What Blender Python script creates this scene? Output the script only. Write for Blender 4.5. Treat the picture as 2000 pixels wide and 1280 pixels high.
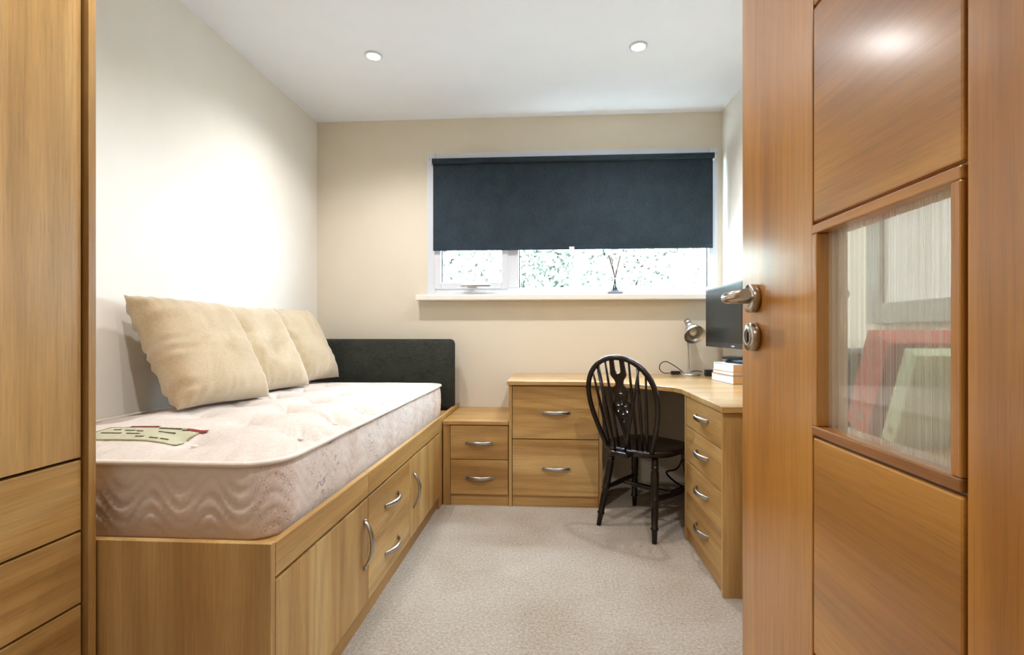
import bpy, bmesh, math, random
from mathutils import Vector, Matrix, noise
PI = math.pi
for o in list(bpy.data.objects): bpy.data.objects.remove(o)
scn = bpy.context.scene
COL = scn.collection

# ------------------------------------------------------------------ camera
cam_d = bpy.data.cameras.new('camera'); cam = bpy.data.objects.new('camera', cam_d); COL.objects.link(cam)
cam.location = (0, 0, 1.03); cam.rotation_euler = (PI/2, 0, 0.0629)
cam_d.sensor_width = 36; cam_d.lens = 970/2000*36
cam_d.shift_x = -18/2000; cam_d.shift_y = 9/2000
cam_d.clip_start = 0.02; cam_d.clip_end = 200
scn.camera = cam
# ------------------------------------------------------------------ daylight, exposure
w = bpy.data.worlds.new('daylight'); scn.world = w; w.use_nodes = True
bg = w.node_tree.nodes['Background']; bg.inputs[0].default_value = (.66, .83, 1, 1); bg.inputs[1].default_value = 36.0
scn.view_settings.view_transform = 'Standard'; scn.view_settings.look = 'None'
scn.view_settings.exposure = 0.72; scn.view_settings.gamma = 1; scn.view_settings.use_curve_mapping = False
SPOT_W = 34; HALL_FILL_W = 4
LAMP_COL = (1, .985, .98)

# ------------------------------------------------------------------ room dimensions (metres; X right, Y into the room, Z up)
XL, XR, YF, YB, HC = -1.688, 1.156, .22, 3.47, 2.537

# ------------------------------------------------------------------ materials
def lin(r, g, b):
    f = lambda c: (c/255/12.92) if c/255 <= .04045 else ((c/255+.055)/1.055)**2.4
    return (f(r), f(g), f(b), 1)
class NT:
    def __init__(s, name):
        s.m = bpy.data.materials.new(name); s.m.use_nodes = True
        s.t = s.m.node_tree; s.b = s.t.nodes['Principled BSDF']
    def n(s, typ, **kw):
        nd = s.t.nodes.new(typ)
        for k, v in kw.items():
            if k.startswith('i_'):
                key = k[2:]; key = int(key) if key.isdigit() else key.replace('_', ' ')
                nd.inputs[key].default_value = v
            else: setattr(nd, k, v)
        return nd
    def l(s, a, b): s.t.links.new(a, b)
    def ramp(s, src, stops):
        r = s.n('ShaderNodeValToRGB'); e = r.color_ramp.elements
        e[0].position, e[0].color = stops[0]; e[1].position, e[1].color = stops[-1]
        for p, c in stops[1:-1]:
            x = e.new(p); x.color = c
        s.l(src, r.inputs[0]); return r.outputs[0]
    def mix(s, fac, a, b, mode='MIX'):
        m = s.n('ShaderNodeMix', data_type='RGBA', blend_type=mode)
        for sock, v in ((m.inputs[0], fac), (m.inputs[6], a), (m.inputs[7], b)):
            if hasattr(v, 'is_linked') or hasattr(v, 'links'): s.l(v, sock)
            else: sock.default_value = v
        return m.outputs[2]
    def math(s, op, a, b=0.0):
        m = s.n('ShaderNodeMath', operation=op)
        for sock, v in ((m.inputs[0], a), (m.inputs[1], b)):
            if hasattr(v, 'links'): s.l(v, sock)
            else: sock.default_value = v
        return m.outputs[0]
    def coords(s, scale=(1, 1, 1), rnd=True, rot=(0, 0, 0)):
        tc = s.n('ShaderNodeTexCoord'); mp = s.n('ShaderNodeMapping'); mp.inputs['Scale'].default_value = scale
        mp.inputs['Rotation'].default_value = rot
        v = tc.outputs['Object']
        if rnd:
            oi = s.n('ShaderNodeObjectInfo'); vm = s.n('ShaderNodeVectorMath', operation='MULTIPLY_ADD')
            cb = s.n('ShaderNodeCombineXYZ')
            for i in range(3): s.l(oi.outputs['Random'], cb.inputs[i])
            s.l(cb.outputs[0], vm.inputs[0]); vm.inputs[1].default_value = (17.3, 9.1, 13.7); s.l(v, vm.inputs[2]); v = vm.outputs[0]
        s.l(v, mp.inputs['Vector']); return mp.outputs[0]
    def noise(s, vec, scale, detail=3, rough=.5, dist=0.0):
        n = s.n('ShaderNodeTexNoise'); n.inputs['Scale'].default_value = scale; n.inputs['Detail'].default_value = detail
        n.inputs['Roughness'].default_value = rough; n.inputs['Distortion'].default_value = dist
        s.l(vec, n.inputs['Vector']); return n.outputs['Fac']
    def bump(s, h, strength, dist=.002):
        b = s.n('ShaderNodeBump'); b.inputs['Strength'].default_value = strength; b.inputs['Distance'].default_value = dist
        s.l(h, b.inputs['Height']); s.l(b.outputs[0], s.b.inputs['Normal'])

def plain(name, col, rough=.5, metal=0.0, spec=.5, vary=.06, vscale=6, bump=0, bscale=60):
    t = NT(name); v = t.coords()
    n = t.noise(v, vscale, 4)
    dk = tuple(c*(1-vary) for c in col[:3])+(1,); lt = tuple(min(1, c*(1+vary)) for c in col[:3])+(1,)
    t.l(t.ramp(n, [(.3, dk), (.7, lt)]), t.b.inputs['Base Color'])
    t.b.inputs['Roughness'].default_value = rough; t.b.inputs['Metallic'].default_value = metal
    t.b.inputs['Specular IOR Level'].default_value = spec
    if bump: t.bump(t.noise(v, bscale, 3), bump)
    return t.m

def wood(name, dark, mid, light, axis, rough=.42, coat=0.0, ring=.85, fine=.55):
    t = NT(name)
    def sc(across, along):
        r = [across]*3; r[axis] = along; return tuple(r)
    v = t.coords(sc(1, .085))
    broad = t.noise(v, 7.0, 3, .55, .5)
    low = t.noise(v, 2.6, 1.5, .45, .35)
    rings = t.math('SINE', t.math('MULTIPLY', low, 85.0))
    rings = t.math('POWER', t.math('ADD', t.math('MULTIPLY', rings, .5), .5), 1.7)
    v2 = t.coords(sc(1, .028))
    fib = t.noise(v2, 150.0, 3, .65)
    pores = t.noise(v2, 420.0, 2, .6)
    col = t.ramp(broad, [(.31, dark), (.5, mid), (.69, light)])
    col = t.mix(t.math('MULTIPLY', rings, .36*ring), col, tuple(c*.72 for c in dark[:3])+(1,), 'MIX')
    f = t.ramp(fib, [(.32, (1-.34*fine,)*3+(1,)), (.62, (1.0,)*3+(1,))])
    col = t.mix(1.0, col, f, 'MULTIPLY')
    p = t.ramp(pores, [(.34, (1-.30*fine,)*3+(1,)), (.46, (1.0,)*3+(1,))])
    col = t.mix(1.0, col, p, 'MULTIPLY')
    t.l(col, t.b.inputs['Base Color'])
    t.b.inputs['Roughness'].default_value = rough
    t.b.inputs['Coat Weight'].default_value = coat; t.b.inputs['Coat Roughness'].default_value = .19
    t.bump(fib, .08, .0006)
    return t.m

M = {}
OD, OM, OL = lin(160, 117, 60), lin(192, 150, 89), lin(211, 174, 114)
for i, a in enumerate('XYZ'): M['oak'+a] = wood('oak_grain_'+a, OD, OM, OL, i)
DD, DM, DL = lin(164, 104, 32), lin(196, 132, 46), lin(214, 155, 68)
M['doorZ'] = wood('door_veneer_upright', DD, DM, DL, 2, .36, .9, .35, .5)
M['doorY'] = wood('door_veneer_cross', DD, DM, DL, 1, .36, .9, 1.6, .5)
M['worktop'] = wood('oak_worktop', OD, OM, lin(214, 182, 132), 0, .30, .5, .5, .5)
M['wall'] = plain('wall_paint', lin(234, 230, 221), .85, vary=.012, bump=.04, bscale=250)
M['wallback'] = plain('beige_wall_paint', lin(222, 212, 194), .85, vary=.012, bump=.04, bscale=250)
M['ceiling'] = plain('ceiling_paint', lin(242, 247, 255), .9, vary=.01)
M['white'] = plain('white_gloss', lin(216, 220, 228), .35, vary=.01)
M['sill'] = plain('sill_paint', lin(240, 236, 228), .4, vary=.01)
M['nickel'] = plain('brushed_nickel', lin(186, 184, 182), .28, 1.0, vary=.04, vscale=40)
M['steel'] = plain('satin_steel', lin(196, 188, 178), .25, 1.0, vary=.03, vscale=30)
M['silver'] = plain('silver_lamp', lin(200, 200, 198), .3, .9, vary=.03)
M['shadein'] = plain('lamp_reflector', lin(196, 194, 186), .35, .5, vary=.03)
M['black'] = plain('black_plastic', lin(26, 26, 28), .4, vary=.1)
M['rubber'] = plain('black_cable', lin(22, 20, 20), .55, vary=.1)
M['screen'] = plain('dark_screen', lin(34, 33, 30), .30, spec=.12, vary=.03)
M['chair'] = plain('dark_lacquer', lin(22, 13, 10), .25, vary=.35, vscale=9)
M['paper'] = plain('paper_edges', lin(236, 234, 230), .8, vary=.03, vscale=80)
M['tan'] = plain('tan_cover', lin(206, 160, 106), .5, vary=.1)
M['blue'] = plain('pale_blue_cover', lin(205, 220, 232), .45, vary=.04)
M['greyframe'] = plain('grey_frame', lin(150, 150, 146), .5, vary=.05)
M['mat'] = plain('white_print', lin(232, 234, 236), .6, vary=.05, vscale=3)
M['red'] = plain('red_board', lin(168, 62, 48), .55, vary=.08)
M['greyboard'] = plain('grey_board', lin(92, 92, 92), .55, vary=.08)
M['green'] = plain('pale_green_board', lin(176, 190, 160), .55, vary=.08)
M['reed'] = plain('dark_reed', lin(84, 62, 52), .7, vary=.15)
M['slate'] = plain('grey_tray', lin(130, 134, 142), .5, vary=.05)
M['piping'] = plain('cream_piping', lin(232, 222, 210), .7, vary=.03)
M['dark'] = plain('shadow_gap', lin(34, 24, 16), .8, vary=.1)
M['bulb'] = plain('frosted_bulb', lin(236, 234, 226), .4, vary=.01)
M['buttons'] = plain('grey_buttons', lin(160, 164, 172), .5, vary=.05)
M['ground'] = plain('pale_bounce_paving', lin(205, 203, 196), .9, vary=.1)
M['bark'] = plain('bark', lin(90, 75, 60), .9, vary=.2)
M['leaf'] = plain('leaf', lin(160, 166, 152), .6, vary=.35, vscale=5)
M['ink'] = plain('dark_ink', lin(118, 112, 94), .7)
M['redink'] = plain('red_ink', lin(178, 70, 70), .7)
M['labelc'] = plain('yellow_label', lin(238, 235, 208), .6, vary=.05)

def carpet():
    t = NT('beige_carpet'); v = t.coords(rnd=False)
    n1 = t.noise(v, 230, 3, .7); n2 = t.noise(v, 95, 5, .75); n3 = t.noise(v, 3.2, 3, .5, .6)
    c = t.ramp(n2, [(.34, lin(132, 114, 94)), (.5, lin(190, 174, 155)), (.64, lin(222, 210, 196))])
    c = t.mix(1.0, c, t.ramp(n1, [(.28, (.5, .48, .45, 1)), (.56, (1, 1, 1, 1))]), 'MULTIPLY')
    c = t.mix(.35, c, t.ramp(n3, [(.3, lin(180, 162, 138)), (.7, lin(222, 212, 198))]), 'MIX')
    t.l(c, t.b.inputs['Base Color']); t.b.inputs['Roughness'].default_value = 1
    t.b.inputs['Specular IOR Level'].default_value = .1
    t.b.inputs['Sheen Weight'].default_value = .25
    t.bump(t.math('ADD', n1, t.math('MULTIPLY', n2, 1.4)), .9, .006)
    return t.m
M['carpet'] = carpet()

def weave(name, dark, light, rough=.9, s=420):
    t = NT(name); tc = t.coords(rnd=False)
    a = t.n('ShaderNodeMapping'); a.inputs['Scale'].default_value = (1, 1, .12); t.l(tc, a.inputs['Vector'])
    b = t.n('ShaderNodeMapping'); b.inputs['Scale'].default_value = (.12, .12, 1); t.l(tc, b.inputs['Vector'])
    n = t.math('ADD', t.noise(a.outputs[0], s, 2), t.noise(b.outputs[0], s, 2))
    n = t.math('MULTIPLY', n, .5)
    big = t.noise(tc, 9, 3)
    c = t.ramp(t.math('ADD', t.math('MULTIPLY', n, .75), t.math('MULTIPLY', big, .25)), [(.38, dark), (.62, light)])
    t.l(c, t.b.inputs['Base Color']); t.b.inputs['Roughness'].default_value = rough
    t.b.inputs['Specular IOR Level'].default_value = .2
    t.bump(n, .35, .001)
    return t.m
M['headboard'] = weave('charcoal_weave', lin(34, 36, 32), lin(64, 67, 60))
M['blind'] = weave('navy_blind_fabric', lin(34, 45, 54), lin(50, 63, 72), .75, 500)

def suede():
    t = NT('beige_suede'); v = t.coords()
    n = t.noise(v, 5, 4, .55, .8); f = t.noise(v, 160, 2)
    c = t.ramp(n, [(.3, lin(164, 142, 108)), (.52, lin(184, 163, 132)), (.72, lin(196, 179, 153))])
    c = t.mix(.12, c, t.ramp(f, [(.3, lin(150, 120, 80)), (.7, lin(230, 215, 190))]))
    t.l(c, t.b.inputs['Base Color']); t.b.inputs['Roughness'].default_value = .95
    t.b.inputs['Sheen Weight'].default_value = .5; t.b.inputs['Specular IOR Level'].default_value = .15
    t.bump(f, .12, .001); return t.m
M['suede'] = suede()

def ticking_top():
    t = NT('mattress_damask'); v = t.coords(rnd=False)
    n = t.noise(v, 26, 3, .6, 2.0); f = t.noise(v, 300, 2); b = t.noise(v, 3, 2)
    c = t.ramp(n, [(.42, lin(208, 199, 192)), (.5, lin(199, 187, 178)), (.56, lin(208, 200, 193))])
    c = t.mix(t.math('MULTIPLY', b, .2), c, lin(222, 198, 174))
    t.l(c, t.b.inputs['Base Color']); t.b.inputs['Roughness'].default_value = .75
    t.b.inputs['Specular IOR Level'].default_value = .25
    t.bump(t.math('ADD', n, t.math('MULTIPLY', f, .3)), .12, .002); return t.m
def ticking_side():
    # pale quilted border printed with rust coloured toile sprigs and grey line work
    t = NT('mattress_border_print'); v = t.coords(rnd=False)
    base = t.ramp(t.noise(v, 12, 3), [(.3, lin(222, 206, 196)), (.7, lin(232, 220, 212))])
    sp = t.n('ShaderNodeSeparateXYZ'); t.l(v, sp.inputs[0])
    run = t.math('SUBTRACT', sp.outputs[1], sp.outputs[0])
    cyc = lambda per, ph: t.math('ABSOLUTE', t.math('SUBTRACT', t.math('FRACT', t.math('ADD', t.math('MULTIPLY', run, 1/per), ph)), .5))
    def lines(scale, k, wd, dist):
        sn = t.math('ABSOLUTE', t.math('SINE', t.math('MULTIPLY', t.noise(v, scale, 2, .5, dist), k)))
        return t.ramp(sn, [(0.0, (1, 1, 1, 1)), (wd, (0, 0, 0, 1))])
    nm = t.n('ShaderNodeTexCoord'); sn_ = t.n('ShaderNodeSeparateXYZ'); t.l(nm.outputs['Normal'], sn_.inputs[0])
    front = t.ramp(sn_.outputs[0], [(.25, (0, 0, 0, 1)), (.6, (1, 1, 1, 1))])
    wob = t.math('MULTIPLY', t.math('ADD', t.noise(v, 16, 2), -.35), .6)
    sprig = t.ramp(t.math('ADD', cyc(.40, .95), wob), [(.14, (1, 1, 1, 1)), (.22, (0, 0, 0, 1))])
    c = t.mix(t.math('MULTIPLY', t.math('MULTIPLY', t.math('MULTIPLY', lines(30, 46, .55, 1.2), sprig), front), .85), base, lin(168, 104, 78))
    grey = t.ramp(t.math('ADD', cyc(.40, .45), wob), [(.30, (1, 1, 1, 1)), (.44, (0, 0, 0, 1))])
    c = t.mix(t.math('MULTIPLY', t.math('MULTIPLY', t.math('MULTIPLY', lines(15, 34, .30, .8), grey), front), .75), c, lin(128, 112, 112))
    t.l(c, t.b.inputs['Base Color']); t.b.inputs['Roughness'].default_value = .6
    t.b.inputs['Specular IOR Level'].default_value = .35
    t.bump(t.noise(v, 90, 3), .12, .002); return t.m
M['tick'] = ticking_top(); M['tickside'] = ticking_side()

def emis(name, col, s):
    t = NT(name); t.b.inputs['Base Color'].default_value = col
    t.b.inputs['Emission Color'].default_value = col; t.b.inputs['Emission Strength'].default_value = s
    return t.m
M['lampglow'] = emis('downlight_lens', (1, .95, .85, 1), 30)

def glass(name, rough=0.0, ribs=False, tint=(1, 1, 1, 1)):
    t = NT(name); tr = t.n('ShaderNodeBsdfTransparent'); tr.inputs[0].default_value = tint
    gl = t.n('ShaderNodeBsdfGlossy'); gl.inputs['Roughness'].default_value = .02
    lw = t.n('ShaderNodeLayerWeight'); fr = t.math('ADD', t.math('MULTIPLY', t.math('POWER', lw.outputs['Facing'], 5.0), .94), .05)
    mx = t.n('ShaderNodeMixShader'); body = tr.outputs[0]
    if ribs:
        # fine upright ribs etched in the pane: half of it scatters, half is clear
        v = t.coords((1, 1, 0.0), rnd=False); n = t.noise(v, 900, 2, .8); n2 = t.noise(v, 260, 2, .8)
        tl = t.n('ShaderNodeBsdfTranslucent'); tl.inputs[0].default_value = (.93, .95, .92, 1)
        m2 = t.n('ShaderNodeMixShader'); f = t.ramp(t.math('MULTIPLY', t.math('ADD', n, n2), .5), [(.38, (.03,)*3+(1,)), (.62, (.50,)*3+(1,))])
        t.l(f, m2.inputs[0]); t.l(body, m2.inputs[1]); t.l(tl.outputs[0], m2.inputs[2]); body = m2.outputs[0]
    t.l(fr, mx.inputs[0]); t.l(body, mx.inputs[1]); t.l(gl.outputs[0], mx.inputs[2])
    t.l(mx.outputs[0], t.t.nodes['Material Output'].inputs['Surface']); return t.m
M['pane'] = glass('window_glass', tint=(.96, .98, .97, 1))
M['ribbed'] = glass('ribbed_door_glass', ribs=True, tint=(.93, .95, .91, 1))
M['bottle'] = glass('clear_bottle', tint=(.58, .64, .68, 1))

# ------------------------------------------------------------------ mesh helpers
def bm_new(): return bmesh.new()
def box(bm, x0, x1, y0, y1, z0, z1, bev=0.0, seg=2):
    r = bmesh.ops.create_cube(bm, size=1)
    vs = r['verts']
    for v in vs: v.co = Vector(((x0+x1)/2+v.co.x*(x1-x0), (y0+y1)/2+v.co.y*(y1-y0), (z0+z1)/2+v.co.z*(z1-z0)))
    if bev:
        es = list({e for v in vs for e in v.link_edges})
        bmesh.ops.bevel(bm, geom=es, offset=bev, segments=seg, profile=.5, affect='EDGES')
    return bm
def tube(bm, pts, rad, seg=10, caps=True, flat=None):
    pts = [Vector(p) for p in pts]; n = len(pts)
    if not hasattr(rad, '__len__'): rad = [rad]*n
    rings = []; up = None
    for i, p in enumerate(pts):
        d = (pts[min(i+1, n-1)]-pts[max(i-1, 0)]).normalized()
        if up is None:
            up = Vector((0, 0, 1)) if abs(d.z) < .9 else Vector((1, 0, 0))
        a = d.cross(up).normalized(); b = a.cross(d).normalized(); up = b
        rings.append([bm.verts.new(p+(a*math.cos(2*PI*k/seg)*(flat or 1)+b*math.sin(2*PI*k/seg))*rad[i]) for k in range(seg)])
    for i in range(n-1):
        for k in range(seg):
            f = bm.faces.new((rings[i][k], rings[i][(k+1) % seg], rings[i+1][(k+1) % seg], rings[i+1][k])); f.smooth = True
    if caps:
        bm.faces.new(rings[0][::-1]); bm.faces.new(rings[-1])
    return bm
def lathe(bm, prof, seg=24, mat=None, cap=True):
    # prof: (radius, height) pairs about local Z; mat places it
    mat = mat or Matrix.Identity(4); rings = []
    for r, h in prof:
        rings.append([bm.verts.new(mat @ Vector((r*math.cos(2*PI*k/seg), r*math.sin(2*PI*k/seg), h))) for k in range(seg)])
    for i in range(len(prof)-1):
        for k in range(seg):
            f = bm.faces.new((rings[i][k], rings[i][(k+1) % seg], rings[i+1][(k+1) % seg], rings[i+1][k])); f.smooth = True
    if cap:
        bm.faces.new(rings[0][::-1]); bm.faces.new(rings[-1])
    return bm
def prism(bm, poly, z0, z1, bev=0.0):
    lo = [bm.verts.new((x, y, z0)) for x, y in poly]; hi = [bm.verts.new((x, y, z1)) for x, y in poly]
    n = len(poly); bm.faces.new(lo[::-1]); top = bm.faces.new(hi)
    for i in range(n): bm.faces.new((lo[i], lo[(i+1) % n], hi[(i+1) % n], hi[i]))
    if bev:
        bmesh.ops.recalc_face_normals(bm, faces=bm.faces)
        es = [e for e in bm.edges if abs(e.verts[0].co.z-e.verts[1].co.z) < 1e-6]
        bmesh.ops.bevel(bm, geom=es, offset=bev, segments=2, profile=.5, affect='EDGES')
    return bm
def mesh(name, bm, mat):
    bmesh.ops.recalc_face_normals(bm, faces=bm.faces)
    me = bpy.data.meshes.new(name); bm.to_mesh(me); bm.free()
    for m in (mat if isinstance(mat, (list, tuple)) else [mat]): me.materials.append(m)
    return me
def link(name, me, parent=None, loc=(0, 0, 0), rot=(0, 0, 0), **props):
    o = bpy.data.objects.new(name, me); COL.objects.link(o)
    o.location = loc; o.rotation_euler = rot
    if parent: o.parent = parent
    for k, v in props.items(): o[k] = v
    return o
ORG = {}
def thing(name, label, cat, loc, rotz=0, group=None):
    o = link(name, None, None, loc, (0, 0, rotz), label=label, category=cat); o.empty_display_size = .1
    if group: o['group'] = group
    ORG[o.name] = (Vector(loc), rotz); return o
def part(name, bm, mat, parent, local=False, **props):
    """a part; the bmesh is in room coordinates unless local"""
    if not local:
        r = parent
        while r.parent: r = r.parent
        for v in bm.verts: v.co -= r.location
    return link(name, mesh(name, bm, mat), parent, **props)
def single(name, bm, mat, label=None, cat=None, group=None, origin=None, **props):
    c = Vector(origin) if origin else None
    if c is None:
        xs = [v.co.x for v in bm.verts]; ys = [v.co.y for v in bm.verts]; zs = [v.co.z for v in bm.verts]
        c = Vector(((min(xs)+max(xs))/2, (min(ys)+max(ys))/2, min(zs)))
    for v in bm.verts: v.co -= c
    o = link(name, mesh(name, bm, mat), None, c, **props)
    if label: o['label'] = label
    if cat: o['category'] = cat
    if group: o['group'] = group
    return o
def B(*a, bev=0.0): return box(bm_new(), *a, bev=bev)

# ------------------------------------------------------------------ the room shell
def struct(name, bm, mat, label, cat):
    return single(name, bm, mat, label, cat, origin=(0, 0, 0), kind='structure')
struct('floor', B(XL-.1, XR+.1, -1.7, YB+.2, -.08, 0), M['carpet'], 'beige cut-pile carpet covering the bedroom floor', 'floor')
struct('ceiling', B(XL-.1, XR+.1, -1.7, YB+.2, HC, HC+.08), M['ceiling'], 'flat white ceiling with recessed downlights', 'ceiling')
struct('wall_left', B(XL-.1, XL, -1.7, YB+.2, 0, HC), M['wall'], 'cream painted wall behind the cushions', 'wall')
struct('wall_right', B(XR, XR+.1, -1.7, YB+.2, 0, HC), M['wall'], 'pale cream wall beside the monitor and the open door', 'wall')
WX0, WX1, WZ0, WZ1 = -.887, 1.128, 1.288, 2.293
bm = bm_new()
box(bm, XL, WX0, YB, YB+.2, 0, HC); box(bm, WX1, XR, YB, YB+.2, 0, HC)
box(bm, WX0, WX1, YB, YB+.2, 0, WZ0-.04); box(bm, WX0, WX1, YB, YB+.2, WZ1, HC)
struct('wall_back', bm, M['wallback'], 'beige painted end wall around the wide window', 'wall')
bm = bm_new()
box(bm, XL, -.45, .10, YF, 0, HC); box(bm, .47, XR, .10, YF, 0, HC); box(bm, -.45, .47, .10, YF, 2.04, HC)
struct('wall_front', bm, M['wall'], 'cream wall holding the doorway the room is seen from', 'wall')
struct('wall_hall', B(XL, XR, -1.7, -1.6, 0, HC), M['wall'], 'plain hall wall behind the doorway', 'wall')
bm = bm_new()
box(bm, -.45, -.42, .09, YF+.01, 0, 2.04); box(bm, .44, .47, .09, YF+.01, 0, 2.04); box(bm, -.45, .47, .09, YF+.01, 2.01, 2.04)
struct('trim_1', bm, M['doorZ'], 'oak door lining around the doorway', 'door frame')

# window: white plastic frame, opening sash on the left, fixed pane on the right
win = link('window_1', None, None, (0, 0, 0), kind='structure', label='wide white plastic window half covered by the dark blind', category='window')
FY0, FY1 = YB-.004, YB+.07
bm = bm_new(); t = .062
box(bm, WX0, WX0+t, FY0, FY1, WZ0, WZ1, .004); box(bm, WX1-t, WX1, FY0, FY1, WZ0, WZ1, .004)
box(bm, WX0+t, WX1-t, FY0, FY1, WZ1-t, WZ1, .004); box(bm, WX0+t, WX1-t, FY0, FY1, WZ0, WZ0+.052, .004)
part('frame', bm, M['white'], win)
part('mullion', B(-.318, -.236, FY0, FY1, WZ0+.052, WZ1-t, bev=.004), M['white'], win)
bm = bm_new(); sx0, sx1, sz0, sz1 = WX0+.055, -.31, WZ0+.045, WZ1-t+.008; s = .046
box(bm, sx0, sx0+s, FY0-.008, FY1-.01, sz0, sz1, .005); box(bm, sx1-s, sx1, FY0-.008, FY1-.01, sz0, sz1, .005)
box(bm, sx0+s, sx1-s, FY0-.008, FY1-.01, sz0, sz0+s, .005); box(bm, sx0+s, sx1-s, FY0-.008, FY1-.01, sz1-s, sz1, .005)
sash = part('sash', bm, M['white'], win)
part('pane', B(sx0+s-.004, sx1-s+.004, FY1-.044, FY1-.040, sz0+s-.004, sz1-s+.004), M['pane'], sash)
bm = bm_new(); g = .006
box(bm, sx0+s, sx0+s+g, FY1-.05, FY1-.036, sz0+s, sz1-s); box(bm, sx1-s-g, sx1-s, FY1-.05, FY1-.036, sz0+s, sz1-s)
part('gasket', bm, M['rubber'], sash)
part('pane', B(-.240, WX1-t+.004, FY1-.034, FY1-.030, WZ0+.048, WZ1-t+.004), M['pane'], win)
bm = bm_new()
box(bm, -.236, -.230, FY1-.04, FY1-.026, WZ0+.052, WZ1-t); box(bm, WX1-t-.006, WX1-t, FY1-.04, FY1-.026, WZ0+.052, WZ1-t)
part('gasket', bm, M['rubber'], win)
bm = bm_new(); hz = sz0+.022
box(bm, -.60, -.53, FY0-.030, FY0-.0085, hz-.011, hz+.011, .004); box(bm, -.64, -.43, FY0-.046, FY0-.032, hz-.008, hz+.008, .005)
part('window_handle', bm, M['nickel'], sash)
struct('trim_2', B(-.948, XR-.003, YB-.085, YB+.07, WZ0-.038, WZ0, bev=.006), M['sill'], 'white painted window sill board under the window', 'window sill')

# ------------------------------------------------------------------ outdoors
single('ground', B(-14, 14, 4.2, 22, -.9, -.8), M['ground'], 'unseen paving outside the window, made pale to bounce daylight up', 'paving', kind='structure')  # out of view; pale so that daylight bounces up to the ceiling
random.seed(5)
def tree(x, y, h, r, n, label):
    t = thing('tree', label, 'tree', (x, y, -.8), group='trees outside the window')
    part('trunk', tube(bm_new(), [(0, 0, 0), (.05, 0, h*.4), (0, .05, h*.8)], [.14, .11, .05], 8), M['bark'], t, True)
    bm = bm_new()
    for _ in range(n):
        a = random.uniform(0, 2*PI); q = random.random()**.45*r; c = Vector((math.cos(a)*q, math.sin(a)*q*.6, h*.2+random.random()*h*.8))
        u = Vector((random.gauss(0, 1), random.gauss(0, 1), random.gauss(0, 1))).normalized(); v = u.orthogonal().normalized(); L = random.uniform(.05, .10)
        bm.faces.new([bm.verts.new(c+d) for d in (u*L, v*L*.5, -u*L, -v*L*.5)])
    o = part('crown', bm, M['leaf'], t, True); o['kind'] = 'stuff'
tree(-1.8, 8.7, 5.0, 1.25, 17000, 'pale leafy tree filling the small opening pane')
tree(.1, 10.5, 5.2, 1.45, 20000, 'pale leafy tree seen just right of the window mullion')
tree(1.5, 8.7, 5.0, 1.2, 17000, 'pale leafy tree directly behind the reed diffuser')
tree(3.2, 10.5, 5.2, 1.5, 21000, 'greener tree at the far right of the wide pane')

# ------------------------------------------------------------------ downlights
def downlight(x, y, label, on=True):
    t = thing('downlight', label, 'ceiling light', (x, y, HC), group='recessed ceiling downlights')
    part('trim_ring', lathe(bm_new(), [(.034, -.002), (.036, -.008), (.046, -.006), (.048, -.0005), (.040, -.0005)], 32, cap=False), M['white'], t, True)
    part('lens', lathe(bm_new(), [(.0345, -.004), (.02, -.0055), (.002, -.006)], 24, cap=True), M['lampglow'], t, True)
    ld = bpy.data.lights.new('downlight_bulb', 'SPOT'); ld.energy = SPOT_W; ld.color = LAMP_COL
    ld.spot_size = math.radians(146); ld.spot_blend = .8; ld.shadow_soft_size = .035
    link('bulb', ld, t, (0, 0, -.03))
downlight(-.972, 2.648, 'lit recessed downlight above the bed')
downlight(.452, 2.648, 'lit recessed downlight nearest the open door')
downlight(-.80, 1.05, 'lit recessed downlight in front of the wardrobe')
downlight(.452, 1.05, 'lit recessed downlight by the doorway')
ld = bpy.data.lights.new('hall_fill_light', 'AREA'); ld.shape = 'DISK'; ld.size = .42; ld.energy = HALL_FILL_W; ld.color = (1, .97, .95)  # unseen fill lamp added behind the camera to lift the room
t = thing('hall_fill_lamp', 'round fill lamp added on the unseen hall ceiling behind the doorway', 'ceiling light', (0, -.8, HC))
part('rim', lathe(bm_new(), [(.20, -.05), (.225, -.05), (.23, -.001), (.20, -.001)], 32, cap=False), M['white'], t, True)
link('bulb', ld, t, (0, 0, -.055))

# ------------------------------------------------------------------ bow handles
def handle_mesh():
    bm = bm_new(); n = 17; L = .165; rings = []
    for i in range(n):
        s_ = i/(n-1)*2-1; x = s_*L/2; d = .028*(1-abs(s_)**2.3)+.001
        hw = .0085+.0035*(1-s_*s_); th = .0035+.0025*(1-s_*s_)
        if abs(s_) > .92: hw += .001
        rings.append([bm.verts.new((x, -d-th, -hw*.6)), bm.verts.new((x, -d-th, hw*.6)), bm.verts.new((x, -d, hw)),
                      bm.verts.new((x, -d+th, hw*.6)), bm.verts.new((x, -d+th, -hw*.6)), bm.verts.new((x, -d, -hw))])
    for i in range(n-1):
        for k in range(6):
            f = bm.faces.new((rings[i][k], rings[i][(k+1) % 6], rings[i+1][(k+1) % 6], rings[i+1][k])); f.smooth = True
    bm.faces.new(rings[0]); bm.faces.new(rings[-1][::-1])
    for sx in (-1, 1): box(bm, sx*L/2-.004, sx*L/2+.004, -.007, 0, -.006, .006, .001)
    return mesh('bow_handle', bm, M['nickel'])
HANDLE = handle_mesh()
def handle(parent, root, p, rot): return link('handle', HANDLE, parent, Vector(p)-root.location, rot)
ROT_S, ROT_E, ROT_W, ROT_EV = (0, 0, 0), (0, 0, PI/2), (0, 0, -PI/2), (0, PI/2, PI/2)

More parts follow.
